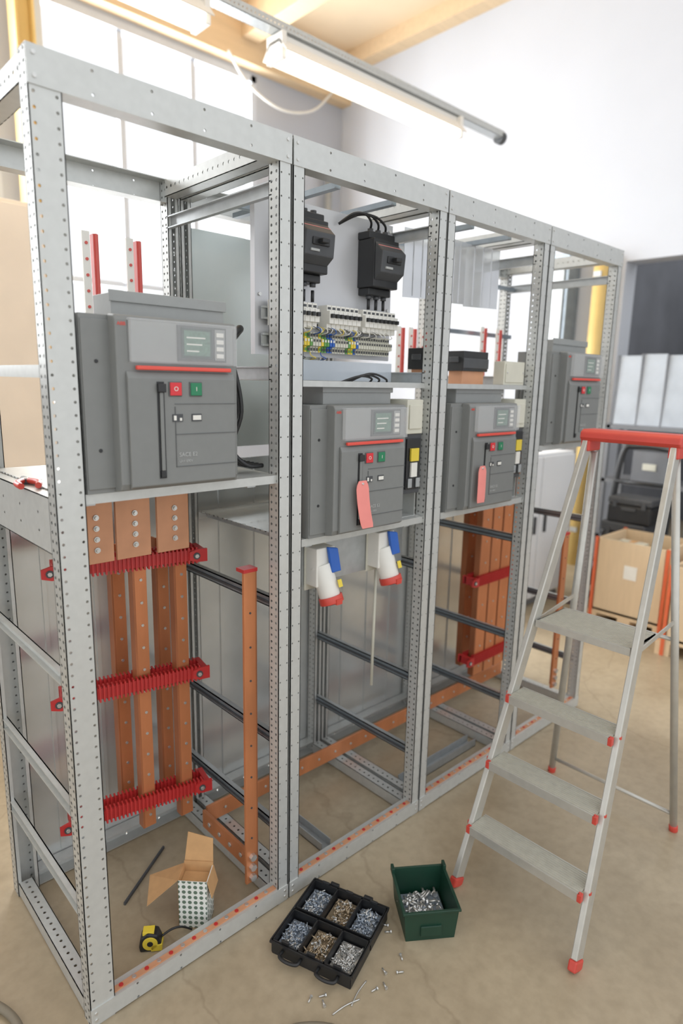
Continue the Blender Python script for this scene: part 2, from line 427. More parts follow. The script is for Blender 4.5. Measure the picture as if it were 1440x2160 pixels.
# ------------------------------------------------------------------ air circuit breakers
def breaker():
    B = thing('air_circuit_breaker', 'large dark grey draw-out circuit breaker with clear display cover', 'circuit breaker', (.065, 0, 1.29), group='draw-out air circuit breakers')
    m = MB(); m.box(0, .365, .006, .15, 0, .362, BG)
    m.box(.09, .365, .05, .14, .362, .413, BGL).box(0.0, .365, .0, .006, 0, .362, BG).box(.085, .37, .045, .05, .395, .418, BGL)
    m.box(.002, .06, -.004, 0, .01, .352, BG)
    for z in (.09, .27): m.cyl((.03, -.006, z), (.03, -.003, z), .004, BLK, 10)
    for k in range(6): m.box(-.002, .0, .04+k*.018, .05+k*.018, .06, .3, BGD)
    m.make('body', B, bevel=.003)
    m = MB()
    m.prism([(.058, 0, .0), (.058, -.030, .006), (.058, -.036, .02), (.058, -.036, .352), (.058, -.030, .362), (.058, 0, .364)], (.286, 0, 0), BG)
    m.make('front_cover', B, bevel=.003)
    m = MB()
    m.prism([(.076, -.036, .008), (.076, -.046, .014), (.076, -.046, .238), (.076, -.040, .252), (.076, -.036, .252)], (.256, 0, 0), BG)
    m.make('front_panel', B, bevel=.003)
    m = MB(); m.box(.178, .334, -.0475, -.046, .12, .1215, BGD).box(.178, .334, -.0475, -.046, .05, .0515, BGD).box(.178, .1795, -.0475, -.046, .05, .18, BGD).box(.178, .334, -.0475, -.046, .185, .1862, BGD); m.make('panel_groove', B)
    m = MB(); m.box(.085, .332, -.0385, -.036, .272, .352, BGL)
    m.make('display_recess', B)
    m = MB(); m.box(.192, .312, -.0415, -.0385, .276, .350, BGD).box(.200, .276, -.043, -.0415, .282, .345, SCREEN).box(.206, .270, -.0435, -.043, .288, .340, LCD).box(.282, .308, -.043, -.0415, .280, .346, BGL)
    for k in range(4): m.box(.286, .304, -.0445, -.043, .285+k*.015, .294+k*.015, WHITE)
    for k in range(3): m.box(.212, .212+.03+.008*k, -.0437, -.0435, .296+k*.014, .299+k*.014, WHITE)
    m.make('trip_unit', B)
    m = MB(); m.box(.083, .334, -.052, -.0505, .269, .356, CLEAR).box(.083, .0845, -.0505, -.036, .269, .356, CLEAR).box(.3325, .334, -.0505, -.036, .269, .356, CLEAR).box(.083, .334, -.0505, -.036, .3545, .356, CLEAR)
    m.make('display_cover', B, label='clear plastic cover')
    m = MB(); m.box(.095, .320, -.050, -.040, .255, .2635, STRIPE); m.make('stripe', B, bevel=.002, label='red stripe')
    for x, mm, s in ((.180, BRED, 'O'), (.229, BGRN, 'I')):
        m = MB(); m.box(x-.0155, x+.0155, -.0485, -.046, .2015, .2325, BGD).box(x-.0135, x+.0135, -.051, -.0485, .2035, .2305, mm)
        m.make('push_button', B, bevel=.001, label='red push button' if s == 'O' else 'green push button')
        text(B, 'button_mark', s, .013, (x, -.0516, .217), WHITE)
    m = MB(); m.box(.138, .154, -.0475, -.046, .028, .232, BLK); m.make('lever_slot', B)
    m = MB(); m.box(.142, .150, -.052, -.0475, .045, .21, BG).box(.137, .155, -.056, -.048, .210, .228, BLK).box(.140, .152, -.052, -.0475, .03, .045, BLK); m.make('charging_lever', B, bevel=.0015)
    for x0 in (.172, .218):
        m = MB(); m.box(x0, x0+.024, -.0482, -.046, .148, .164, BLKL).box(x0+.002, x0+(.008 if x0 < .2 else .022), -.0492, -.048, .151, .161, WHITE)
        if x0 < .2: m.box(x0+.016, x0+.021, -.0492, -.048, .150, .156, WHITE)
        m.make('indicator_window', B)
    text(B, 'type_mark', 'SACE E2', .0125, (.208, -.0467, .076), TXT)
    text(B, 'type_mark', 'Un= 690V', .008, (.202, -.0467, .062), TXT)
    text(B, 'brand_mark', 'ABB', .010, (.071, -.0367, .352-.008), STRIPE)
    return B
b1 = breaker()
b4 = dup(b1, (1.875, 0, 1.30), label='dark grey circuit breaker in the last bay beyond the ladder')
b2 = dup(b1, (.66, 0, 1.105), label='dark grey circuit breaker with pink tag, above the power sockets')
b3 = dup(b1, (1.262, 0, 1.105), label='dark grey circuit breaker with pink tag, near the ladder')
def tag(x, z, ln, bend, hw):
    m = MB((x, -.056, z)); pts = []
    n = 12
    for k in range(n+1):
        t = k/n; pts.append((x+bend*t*t, -.0625-.004*t, z-ln*t))
    def wv(i): return hw*(.6 if i == 0 else (.88 if i in (1, n) else 1))
    b = m.add([(p[0]-wv(i), p[1], p[2]) for i, p in enumerate(pts)]+[(p[0]+wv(i), p[1], p[2]) for i, p in enumerate(pts)])
    for k in range(n): m.face([b+k, b+k+1, b+n+1+k+1, b+n+1+k], PINK, None, False)
    m.cyl((x, -.050, z-.008), (x, -.066, z-.008), .003, STEEL, 8)
    o = m.make('hanging_tag', label='salmon pink plastic tag hanging on a breaker front', category='tag', group='pink tags')
    sd = o.modifiers.new('s', 'SOLIDIFY'); sd.thickness = .001
tag(.802, 1.262, .136, .022, .024); tag(1.372, 1.262, .125, -.004, .022)

# ------------------------------------------------------------------ copper + red combs
CL = .405
RZ = -.20
def comb(x0, y0, z0):
    C = thing('busbar_support', 'red ribbed insulating busbar support clamped across copper bars', 'insulator', (x0, y0, z0), RZ, group='red busbar supports')
    for y in (0, .048):
        m = MB(); m.box(0, CL, y+.005, y+.014, -.016, .016, RED)
        for k in range(32):
            x = .026+k*.0114
            m.box(x, x+.0046, y, y+.018, -.0235, .0235, RED)
        m.make('clamp_half', C)
    for x in (0, CL-.016):
        m = MB(); m.prism([(x, -.004, -.018), (x, .072, -.018), (x, .072, .018), (x, -.004, .018)], (.016, 0, 0), RED)
        m.prism([(x-.030, -.006, .012), (x-.006, -.006, .019), (x+.022, -.006, .019), (x+.022, -.006, -.019), (x-.006, -.006, -.019), (x-.030, -.006, -.012)], (0, .008, 0), RED)
        m.cyl((x-.010, -.012, 0), (x-.010, -.006, 0), .006, STEEL, 6).cyl((x-.010, -.009, 0), (x-.010, -.006, 0), .010, BLKL, 16)
        m.make('end_bracket', C)
    return C
CY0 = .358
def cy(dx): return CY0+dx*math.tan(RZ)+.034
c0 = comb(.105, CY0, 1.03)
for z in (.665, .285): dup(c0, (.105, CY0, z))
P = thing('copper_busbar', 'wide copper connection plate bolted under the breaker shelf', 'busbar', (.13, .255, 1.065), group='copper connection plates')
m = MB(); m.box(0, .094, 0, .010, 0, .195, COPD); m.make('bar', P, bevel=.001)
for r_ in range(4):
    MB().cyl((.050, -.004, .035+r_*.028), (.050, 0, .035+r_*.028), .0075, STEEL, 14).cyl((.050, -.010, .035+r_*.028), (.050, -.004, .035+r_*.028), .005, STEEL, 6, smooth=False).make('bolt', P)
dup(P, (.232, .255, 1.065)); dup(P, (.346, .255, 1.065))
def vbar(x, y, z0, h, w, nb, lab, grp):
    V = thing('copper_busbar', lab, 'busbar', (x, y, z0), group=grp)
    m = MB(); m.box(-w/2, w/2, 0, .008, 0, h, COP).box(-w/2-.005, -w/2+.001, .0, .030, 0, h, COPB); m.make('bar', V, bevel=.001)
    for k in range(nb): MB().cyl((.0, -.003, .04+k*(h-.06)/nb), (.0, 0, .04+k*(h-.06)/nb), .0042, STEEL, 10).make('bolt', V)
    return V
V = vbar(.330, cy(.225)-.010, .19, .87, .036, 12, 'upright copper busbar with bolt holes held in red supports', 'upright copper busbars')
dup(V, (.444, cy(.339)-.010, .19))
for x, y in ((.310, .435), (.447, .43)): dup(V, (x, y, .19))
c4 = dup(c0, (1.870, .275, .665), rz=0); dup(c0, (1.870, .275, .285), rz=0)
V4 = vbar(1.955, .290, .20, 1.06, .070, 10, 'broad upright copper plate with a row of bolts', 'broad copper plates')
for x in (2.040, 2.125, 2.21): dup(V4, (x, .290, .20))
for x in (2.00, 2.09, 2.18): dup(V4, (x, .385+.01, .20))

def upright(x, y, z0, z1, lab):
    V = thing('copper_busbar', lab, 'busbar', (x, y, z0))
    h = z1-z0
    m = MB(); m.box(-.019, .019, 0, .010, 0, h, COP).box(.017, .023, 0, .032, 0, h, COPB); m.make('bar', V, bevel=.001)
    m = MB(); m.box(-.021, .024, -.002, .034, h, h+.010, RED); m.make('end_cap', V, label='red end cap')
    for k in range(8): MB().cyl((0, -.002, .15+k*.1), (0, 0, .15+k*.1), .003, BLKL, 10).make('bolt', V)
    for k in range(3):
        MB().cyl((0, -.012, .020+k*.034), (0, 0, .020+k*.034), .011, STEEL, 6, smooth=False).make('bolt', V)
upright(.518, .075, .054, 1.02, 'tall upright copper bar with red cap and bolts at its foot')
upright(2.29, .08, .10, .86, 'upright copper bar with bolts at the far end of the row')
m = MB((1.4, .39, .08)); m.box(.55, 2.30, .376, .386, .064, .125, COP)
for k in range(20): m.cyl((.62+k*.085, .373, .095), (.62+k*.085, .376, .095), .005, STEEL, 10)
m.make('copper_busbar', label='long copper bar running low through the row of frames', category='busbar', bevel=.001)
m = MB((.54, .3, .08)); m.box(.530, .540, .11, .374, .064, .125, COP)
for k in range(4): m.cyl((.526, .15+k*.06, .095), (.530, .15+k*.06, .095), .008, STEEL, 6)
m.make('copper_busbar', label='short copper bar running front to rear near the floor', category='busbar', bevel=.001)
for i in range(4):
    x0 = BX[i]; pl = .062 if i == 0 else .038
    m = MB((x0+.3, .03, .065)); m.box(x0+pl, x0+W-.038, .006, .022, BZ+.0005, BZ+.0035, COPD)
    n = int((W-.038-pl)/.034)
    for k in range(n): m.cyl((x0+pl+.02+k*.034, .014, BZ+.0035), (x0+pl+.02+k*.034, .014, BZ+.0055), .0055, STEEL if k % 2 else RED, 10)
    m.make('earth_bar', label='flat copper earth bar with rivets on the bottom beam', category='busbar', group='copper earth bars')

def holder(x, y, z0, z1):
    m = MB((x, y, z0)); m.box(x-.007, x+.007, y, y+.02, z0, z1, REDF).box(x-.003, x+.003, y-.004, y, z0, z1, REDF)
    m.box(x-.036, x-.016, y+.0, y+.006, z0, z1+.004, WHITE)
    for k in range(int((z1-z0)/.04)): m.cyl((x-.026, y-.003, z0+.02+k*.04), (x-.026, y, z0+.02+k*.04), .004, REDF, 10)
    m.box(x-.045, x+.014, y+.02, y+.026, z0, z0+.03, GALV2)
    m.make('insulator_rail', label='upright red insulator rail beside a white drilled strip', category='insulator', group='upright insulator rails')
for x in (.30, .42): holder(x, .45, 1.29, 1.895)
for x in (2.08, 2.2): holder(x, .45, 1.30, 1.78)
for x in (1.56, 1.63, 1.49): holder(x, .42, 1.532, 1.74)

K = thing('pliers', 'red handled pliers lying on the folded side beam', 'pliers', (.022, .25, 1.2855), math.radians(80))
MB().tube([(-.09, .020, .008), (-.05, .024, .009), (-.01, .008, .008)], .007, REDP, 10).make('handle', K)
MB().tube([(-.09, -.014, .008), (-.05, -.020, .009), (-.01, -.006, .008)], .007, REDP, 10).make('handle', K)
MB().prism([(-.014, -.010, .002), (-.014, .010, .002), (.012, .011, .002), (.045, .003, .002), (.045, -.003, .002), (.012, -.011, .002)], (0, 0, .010), BLKL).cyl((0, 0, .001), (0, 0, .014), .006, STEEL, 12).make('jaw', K, bevel=.001)

# ------------------------------------------------------------------ bay 2
m = MB((.9, .2, 1.75)); m.box(.625, 1.165, .195, .198, 1.60, 2.02, PLATE).box(.625, .628, .198, .215, 1.60, 2.02, PLATE).box(1.162, 1.165, .198, .215, 1.60, 2.02, PLATE)
for x in (.64, 1.15):
    for z in (1.76, 2.0): m.cyl((x, .190, z), (x, .195, z), .005, STEEL, 8)
m.make('mounting_plate', label='flat pale zinc mounting plate behind two black breakers', category='metal plate')
def mccb(x, z):
    K = thing('moulded_case_breaker', 'black moulded-case circuit breaker on a zinc plate', 'circuit breaker', (x, .195, z), group='black moulded-case breakers')
    m = MB(); m.box(-.055, .055, -.07, 0, -.07, .07, BLK).box(-.057, .057, -.05, 0, .07, .092, BLK).box(-.05, .05, -.045, 0, -.092, -.07, BLK); m.make('body', K, bevel=.003)
    m = MB(); m.prism([(-.052, -.07, -.05), (-.052, -.098, -.03), (-.052, -.104, .03), (-.052, -.07, .06)], (.104, 0, 0), BLKL); m.make('front_cover', K, bevel=.003)
    m = MB(); m.box(-.03, .03, -.106, -.098, -.004, .016, BLK).box(-.012, .012, -.125, -.104, .0, .012, BLK); m.make('toggle', K, bevel=.002)
    m = MB(); m.box(-.05, .05, -.0845, -.081, .046, .0485, PINK).box(-.035, -.005, -.1035, -.098, -.02, -.014, TXT); m.make('marking', K)
    for k in range(3):
        for z0 in (.092, -.102): MB().cyl((-.033+k*.033, -.03, z0), (-.033+k*.033, -.03, z0+.010), .009, BLKL, 10).make('terminal', K)
    return K
k1 = mccb(1.066, 1.885); dup(k1, (.772, .195, 1.895))
m = MB((1.05, .15, 1.98))
for k in range(3): m.tube([(1.033+k*.033, .165, 1.987), (1.02+k*.03, .15, 2.002), (.985+k*.02, .14, 2.016), (.945+k*.01, .15, 2.012), (.92, .185, 1.985)], .0038, BLK, 8)
m.make('cable_bundle', label='black cables looping out of the top of a breaker', category='cable')
for xb in (.772, 1.066):
    for k in range(3):
        m = MB((xb-.033+k*.033, .165, 1.752)); m.cyl((xb-.033+k*.033, .165, 1.752), (xb-.033+k*.033, .165, 1.784), .005, BLK, 8)
        m.make('cable_end', label='short black cable end beneath a black breaker', category='cable', group='breaker cable ends')
for z in (1.712, 1.640):
    MB((.9, .16, z)).box(.64, 1.15, .186, .188, z-.0175, z+.0175, GALV2).box(.64, 1.15, .180, .186, z+.012, z+.0175, GALV2).box(.64, 1.15, .180, .186, z-.0175, z-.012, GALV2).make('din_rail', label='steel mounting rail carrying small modules', category='rail')
def module(x, z):
    K = thing('miniature_breaker', 'small white modular circuit breaker on a rail', 'circuit breaker', (x, .18, z), group='white modular breakers')
    m = MB(); m.prism([(-.0083, 0, -.034), (-.0083, -.040, -.034), (-.0083, -.040, -.018), (-.0083, -.052, -.018), (-.0083, -.052, .018), (-.0083, -.040, .018), (-.0083, -.040, .034), (-.0083, 0, .034)], (.0166, 0, 0), WHITE); m.make('body', K, bevel=.0008)
    MB().box(-.005, .005, -.061, -.052, -.002, .009, BLK).make('toggle', K)
    MB().box(-.006, .006, -.0405, -.040, .022, .029, BLKL).make('marking', K)
    return K
mod = module(.665, 1.712)
for k in range(1, 26):
    if k in (8, 9, 17): continue
    dup(mod, (.665+k*.0183, .18, 1.712))
TM = {}
for nm, c in (('cream', CREAM), ('yellow and green', YEL), ('blue', BLUE), ('green', GRN)):
    m = MB(); m.prism([(-.0042, 0, -.024), (-.0042, -.024, -.028), (-.0042, -.024, -.012), (-.0042, -.038, -.010), (-.0042, -.038, .010), (-.0042, -.024, .012), (-.0042, -.024, .028), (-.0042, 0, .024)], (.0084, 0, 0), c)
    m.box(-.0026, .0026, -.0395, -.038, .001, .008, WHITE if c is not CREAM else BLKL).box(-.003, .003, -.0255, -.024, -.024, -.016, GRN if c is YEL else BLKL).box(-.003, .003, -.0255, -.024, .016, .024, GRN if c is YEL else BLKL)
    TM[nm] = m
base = {}
seq = ['cream']*9+['yellow and green']*2+['green']+['cream']*3+['yellow and green']+['green']*2+['blue']*2+['cream']*5+['green', 'yellow and green', 'yellow and green', 'blue']+['cream']*14
for k, nm in enumerate(seq):
    lx = .665+k*.0108
    if nm not in base:
        o = TM[nm].make('terminal_block', label='small %s terminal block on a rail' % nm, category='terminal block', group='rail terminal blocks', loc=(lx, .18, 1.640)); base[nm] = o
    else:
        o = base[nm].copy(); COL.objects.link(o); o.location = (lx, .18, 1.640)
for c, nm, xa, nn in ((WHITE, 'white', .672, 18), (YEL, 'yellow', .76, 4), (BLUE, 'blue', .80, 3), (BLKL, 'dark', .72, 6)):
    m = MB((.9, .12, 1.6)); st = .44/nn if nn > 8 else .06
    for k in range(nn):
        x = xa+k*st+random.uniform(-.01, .01); x2 = x+random.uniform(-.014, .014)
        m.tube([(x, .138, 1.682), (x, .122, 1.676), (x2, .122, 1.666), (x2, .152, 1.662)], .0013, c, 6, 3)
    m.tube([(xa+.03, .157, 1.614), (xa+.03, .150, 1.602), (xa+.05, .152, 1.596), (xa+.052, .180, 1.592)], .0013, c, 6, 3)
    m.make('wire_bundle', label='thin %s control wires at the rail terminals' % nm, category='wires', kind='stuff')
m = MB((.9, .17, 1.54)); m.box(.66, 1.14, .157, .160, 1.532, 1.590, PLASTIC).box(.66, 1.14, .160, .19, 1.532, 1.534, PLASTIC)
m.make('cable_cover', label='translucent cover strip below the terminal rail', category='cover')

def relay(x, y, z, lab):
    K = thing('relay_unit', lab, 'relay', (x, y, z), group='relay units beside breakers')
    MB().box(0, .075, 0, .09, .27, .375, CREAM).box(.008, .067, -.005, 0, .285, .36, CREAM).make('cover', K, bevel=.003)
    MB().box(.0, .078, .006, .10, .08, .27, BLKL).box(.006, .072, .0, .006, .095, .255, BLK).box(.012, .03, -.006, 0, .10, .13, GALV2).box(.05, .068, -.006, 0, .10, .13, GALV2).make('body', K, bevel=.002)
    MB().box(.0, .078, .02, .09, 0, .003, GALV).box(.0, .078, .087, .09, 0, .08, GALV).box(.0, .003, .02, .09, 0, .08, GALV).box(.075, .078, .02, .09, 0, .08, GALV).make('bracket', K)
    MB().box(.018, .055, -.008, -.002, .185, .225, YEL).box(.022, .05, -.007, -.001, .135, .18, WHITE).make('warning_label', K, label='yellow label')
    return K
rl = relay(1.062, .012, 1.105, 'cream relay with dark base and yellow label beside a breaker'); dup(rl, (1.660, .012, 1.105))
for k, (xa, xb, ya, yb) in enumerate(((1.235, 1.40, .205, .188), (1.405, 1.565, .190, .200), (1.57, 1.765, .205, .190))):
    m = MB((xa, ya, 1.815)); m.prism([(xa, ya, 1.812), (xb, yb, 1.818), (xb, yb, 2.032), (xa, ya, 2.032)], (0, .0018, 0), SHINY)
    for j in range(1, 4):
        xx = xa+(xb-xa)*j/4; yy = ya+(yb-ya)*j/4
        m.box(xx, xx+.003, yy-.003, yy, 1.82, 2.03, SHINY)
    m.make('cover_sheet', label='smooth bright zinc cover sheet hanging near the frame top', category='metal sheet', group='bright cover sheets')
def ct(x0, x1, y, lab):
    K = thing('current_transformer', lab, 'transformer', ((x0+x1)/2, y, 1.531), group='black current transformers'); h = (x1-x0)/2
    MB().box(-h, h, -.02, .06, .045, .115, BLK).box(-h, h, -.024, -.02, .055, .09, BLKL).box(-h-.004, h+.004, .0, .04, .075, .095, BLKL).make('body', K, bevel=.004)
    m = MB(); m.box(-h+.01, h-.01, -.01, .05, .0, .045, COPD); m.make('copper_base', K)
ct(1.245, 1.345, .12, 'small black current transformer on a copper base'); ct(1.45, 1.60, .12, 'larger black current transformer on a copper base')
m = MB((1.68, .05, 1.531)); m.box(1.61, 1.745, .035, .08, 1.531, 1.615, CREAM).box(1.618, 1.737, .031, .035, 1.54, 1.607, CREAM)
for x in (1.625, 1.73): m.cyl((x, .028, 1.575), (x, .031, 1.575), .004, STEEL, 8)
m.make('junction_box', label='cream plastic junction box on the thin shelf', category='box', bevel=.003)
m = MB((.5, .15, 1.7)); m.tube([(.455, .12, 1.63), (.48, .09, 1.64), (.51, .10, 1.655), (.53, .14, 1.65), (.54, .2, 1.62)], .010, BLK, 10).cyl((.458, .11, 1.632), (.48, .095, 1.638), .015, BLK, 12)
m.make('power_cable', label='thick black cable with plug leaving the breaker', category='cable')
m = MB((.5, .15, 1.3))
for k in range(5):
    yy = .06+k*.02
    m.tube([(.438, yy, 1.60-k*.02), (.467+.006*k, yy, 1.55), (.485, yy, 1.45), (.47, yy+.02, 1.36), (.50, yy, 1.315), (.55, yy, 1.31)], .006, BLK, 8)
m.make('cable_bundle', label='black cables hanging beside the breaker to the shelf', category='cable')
m = MB((.9, .1, 1.54))
for k in range(3):
    m.tube([(.92+k*.04, .05, 1.523), (.92+k*.03, .03, 1.54), (.86+k*.02, .02, 1.546+.004*k), (.80+k*.015, .045, 1.525)], .0032, BLK, 8)
m.make('cable_bundle', label='black cables lying over the top of the breaker', category='cable')

# ------------------------------------------------------------------ power sockets
def socket(x, z):
    K = thing('power_socket', 'white industrial power socket with blue lid and red collar', 'socket', (x, .03, z), group='industrial power sockets')
    MB().box(-.050, .020, .0, .05, .0, .115, WHITE).box(-.054, .030, .048, .054, -.02, .125, CREAM).make('housing', K, bevel=.008)
    m = MB(); m.cyl((-.018, .02, .06), (-.006, -.010, -.032), .034, WHITE, 24, r2=.031); m.make('barrel', K, bevel=.002)
    m = MB(); m.cyl((-.0055, -.0105, -.030), (-.003, -.017, -.050), .036, REDP, 24).cyl((-.003, -.0172, -.0505), (-.0028, -.0176, -.052), .026, BLKL, 20).box(-.016, .006, -.052, -.040, -.046, -.030, REDP); m.make('collar', K, bevel=.0015)
    m = MB(); m.prism([(-.016, -.012, .118), (.018, -.016, .112), (.024, -.026, .045), (-.008, -.022, .042)], (0, .012, 0), BLUE); m.make('lid', K, bevel=.003)
    m = MB(); m.prism([(.002, -.034, .022), (.016, -.034, .023), (.018, -.040, .002), (.004, -.040, .001)], (0, .003, 0), YEL); m.make('label_plate', K)
    return K
s1 = socket(.768, .945); dup(s1, (1.024, .03, .955))
m = MB((.9, .09, 1.0)); m.box(.655, 1.145, .085, .088, .94, 1.076, GALV2); m.make('mounting_plate', label='narrow zinc plate carrying the power sockets', category='metal plate')
m = MB((1.0, .1, .6)); m.cyl((1.06, .12, .94), (1.055, .12, .50), .005, CREAM, 8)
m.make('conduit', label='thin pale conduit hanging below the sockets', category='pipe')
m = MB((1.5, .14, 0)); m.box(1.27, 1.72, .12, .165, 0, .003, GALV2).box(1.27, 1.72, .12, .123, 0, .035, GALV2).box(1.27, 1.72, .162, .165, 0, .035, GALV2)
m.make('steel_channel', label='loose steel channel lying across the floor inside the frame', category='steel channel')
m = MB((.82, .3, 0)); m.box(.80, .84, .08, .36, 0, .003, GALV2).box(.80, .803, .08, .36, 0, .03, GALV2).box(.837, .84, .08, .36, 0, .03, GALV2)
m.make('steel_channel', label='loose steel channel lying front to rear on the floor', category='steel channel')

# ------------------------------------------------------------------ ladder
LO = (1.4, -.5, 0)
L = thing('step_ladder', 'aluminium folding step ladder with red top cap and red feet', 'ladder', LO)
def RL(s, side):
    fx = 1.015+.575*s; z = 1.365*s
    y = (-.305-.012*s) if side == 0 else (-.700+.11*s)
    return Vector((fx, y, z))
for side in (0, 1):
    m = MB(LO); m.bar(RL(.02, side), RL(1, side), .018, .042, ALU, side=(0, 1, 0)); m.make('front_rail', L, bevel=.003)
    m = MB(LO); p = RL(0, side); q = RL(.020, side); m.bar(p, q, .024, .048, REDP); m.make('foot', L, bevel=.005)
def RR(s, side):
    x = 1.80-.17*s; y = (-.195-.125*s) if side == 0 else (-.665+.085*s); return Vector((x, y, 1.32*s))
for side in (0, 1):
    m = MB(LO); m.cyl(RR(.012, side), RR(1, side), .0125, ALU, 14); m.make('rear_leg', L)
    m = MB(LO); m.cyl(RR(0, side), RR(.018, side), .015, REDP, 14); m.make('foot', L, bevel=.003)
m = MB(LO); m.cyl(RR(.05, 0), RR(.05, 1), .007, ALU, 10); m.make('rear_brace', L)
m = MB(LO); m.cyl(RR(.55, 0), RR(.55, 1), .007, ALU, 10); m.make('rear_brace', L)
for s in (.143, .281, .424):
    a = RL(s, 0); b = RL(s, 1); m = MB(LO)
    m.box(a.x-.045, a.x+.040, b.y+.010, a.y-.010, a.z-.004, a.z, ALUD)
    m.box(a.x-.047, a.x-.043, b.y+.010, a.y-.010, a.z-.024, a.z+.002, ALU); m.box(a.x+.038, a.x+.042, b.y+.010, a.y-.010, a.z-.020, a.z+.002, ALU)
    for k in range(9): m.box(a.x-.038+k*.0085, a.x-.035+k*.0085, b.y+.010, a.y-.010, a.z, a.z+.0015, ALUD)
    m.make('step', L)
    for p, sy in ((a, 1), (b, -1)):
        m = MB(LO); m.box(p.x-.049, p.x-.034, p.y-sy*.008-.006, p.y-sy*.008+.006, p.z-.022, p.z+.002, REDP).box(p.x-.024, p.x-.010, p.y+sy*.009-.001, p.y+sy*.009+.002, p.z-.012, p.z+.002, REDP)
        m.make('step_bracket', L, bevel=.002)
s = .585; a = RL(s, 0); b = RL(s, 1); m = MB(LO); pd = .165; ps = -.012
m.box(a.x+ps, a.x+pd, b.y+.012, a.y-.012, a.z-.005, a.z, ALUD)
m.box(a.x+ps-.003, a.x+ps+.001, b.y+.012, a.y-.012, a.z-.020, a.z+.002, ALU).box(a.x+pd, a.x+pd+.004, b.y+.012, a.y-.012, a.z-.020, a.z+.002, ALU)
m.box(a.x+ps, a.x+pd, b.y+.012, b.y+.016, a.z-.020, a.z, ALU).box(a.x+ps, a.x+pd, a.y-.016, a.y-.012, a.z-.020, a.z, ALU)
for k in range(16): m.box(a.x+ps+.006+k*.0105, a.x+ps+.010+k*.0105, b.y+.016, a.y-.016, a.z, a.z+.0015, ALUD)
m.make('platform', L)
for side in (0, 1):
    p = RL(s, side); q = RR(.60, side); m = MB(LO)
    m.bar(p+Vector((.02, 0, -.01)), q, .004, .014, ALU); m.make('platform_bracket', L)
m = MB(LO)
m.prism([(1.565, -.612, 1.358), (1.558, -.612, 1.370), (1.560, -.612, 1.388), (1.575, -.612, 1.396), (1.645, -.612, 1.396), (1.658, -.612, 1.386), (1.658, -.612, 1.366), (1.652, -.612, 1.358)], (0, .312, 0), REDP)
for y in (-.592, -.318): m.box(1.565, 1.645, y-.016, y+.016, 1.325, 1.362, REDP)
m.make('top_cap', L, bevel=.005, label='red plastic top cap')

# ------------------------------------------------------------------ screws and containers
def bolt_into(m, p, mt, sc_=1.0, flat=False):
    th = random.uniform(0, 6.28); ph = 0 if flat else random.uniform(-.6, .6)
    d = Vector((math.cos(th)*math.cos(ph), math.sin(th)*math.cos(ph), math.sin(ph)))
    p = Vector(p); l = .016*sc_
    m.cyl(p, p+d*l, .0022*sc_, mt, 6); m.cyl(p-d*.003*sc_, p, .0045*sc_, mt, 6, smooth=False)
TX, TY = .603, -.186
T = thing('screw_organizer', 'open black plastic organizer tray full of sorted screws', 'organizer', (TX, TY, 0), math.radians(-69.4))
hx, hy, hh = .118, .122, .042
m = MB(); m.box(-hx, hx, -hy, hy, 0, .004, BLK)
for y in (-hy, -.006, .006, hy):
    yy = y; m.box(-hx, hx, min(yy, yy*.98)-.0015, max(yy, yy*.98)+.0015, .004, hh, BLK)
for x in (-hx, -hx/3, hx/3, hx):
    for a, b in ((-hy, -.004), (.004, hy)):
        m.box(x-.002, x+.002, a, b, .004, hh, BLK)
m.box(-hx-.005, hx+.005, -hy-.006, -hy, hh-.006, hh, BLK).box(-hx-.005, hx+.005, hy, hy+.006, hh-.006, hh, BLK)
m.box(-hx-.006, -hx, -hy, hy, hh-.006, hh, BLK).box(hx, hx+.006, -hy, hy, hh-.006, hh, BLK)
m.make('tray_body', T)
for x in (-.055, .055):
    m = MB(); m.tube([(x-.028, -hy-.004, .024), (x-.026, -hy-.022, .024), (x, -hy-.028, .024), (x+.026, -hy-.022, .024), (x+.028, -hy-.004, .024)], .005, BLK, 8); m.make('handle', T)
    m = MB(); m.box(x-.014, x+.014, hy+.004, hy+.014, .006, .046, BLK); m.make('latch', T, bevel=.002)
for cx in range(3):
    x = -hx+hx/3+cx*2*hx/3
    for sgn in (-1, 1):
        m = MB(); m.box(x-.012, x+.012, sgn*(hy-.004)-.003, sgn*(hy-.004)+.003, hh, hh+.010, BLK); m.make('latch', T, bevel=.002)
rot = Matrix.Rotation(math.radians(-69.4), 4, 'Z')
mts = [[BLUEZ, BRASS, STEEL], [BLUEZ, BRASS, BLUEZ]]
for r_ in range(2):
    for c_ in range(3):
        cx = -hx+hx/3+c_*2*hx/3; cyy = (-hy/2-.002) if r_ == 0 else (hy/2+.002)
        wc = rot @ Vector((cx, cyy, 0))+Vector((TX, TY, .005))
        m = MB()
        m.box(-.034, .034, -.05, .05, 0, .012, mts[r_][c_])
        for k in range(110):
            bolt_into(m, (random.uniform(-.026, .026), random.uniform(-.040, .040), random.uniform(.012, .024)), mts[r_][c_] if random.random() < .7 else STEEL, .8)
        o = m.make('screw_pile', label='heap of small %s screws in an organizer compartment' % ('brass' if mts[r_][c_] is BRASS else 'zinc'), category='screws', kind='stuff', loc=wc)
        o.rotation_euler = (0, 0, math.radians(-69.4))
GX, GY = .848, -.316
G = thing('storage_bin', 'dark green plastic storage bin holding long screws', 'storage bin', (GX, GY, 0), math.radians(-35.7))
m = MB(); bw, bl = .070, .078; tw, tl = .078, .084
def quadwall(m, p, q, p2, q2, t, mt):
    p, q, p2, q2 = map(Vector, (p, q, p2, q2)); n = (q-p).cross(p2-p).normalized()*t
    m.prism([p, q, q2, p2], n, mt)
m.box(-bw, bw, -bl, bl, 0, .003, GBIN)
hb, hf = .098, .098
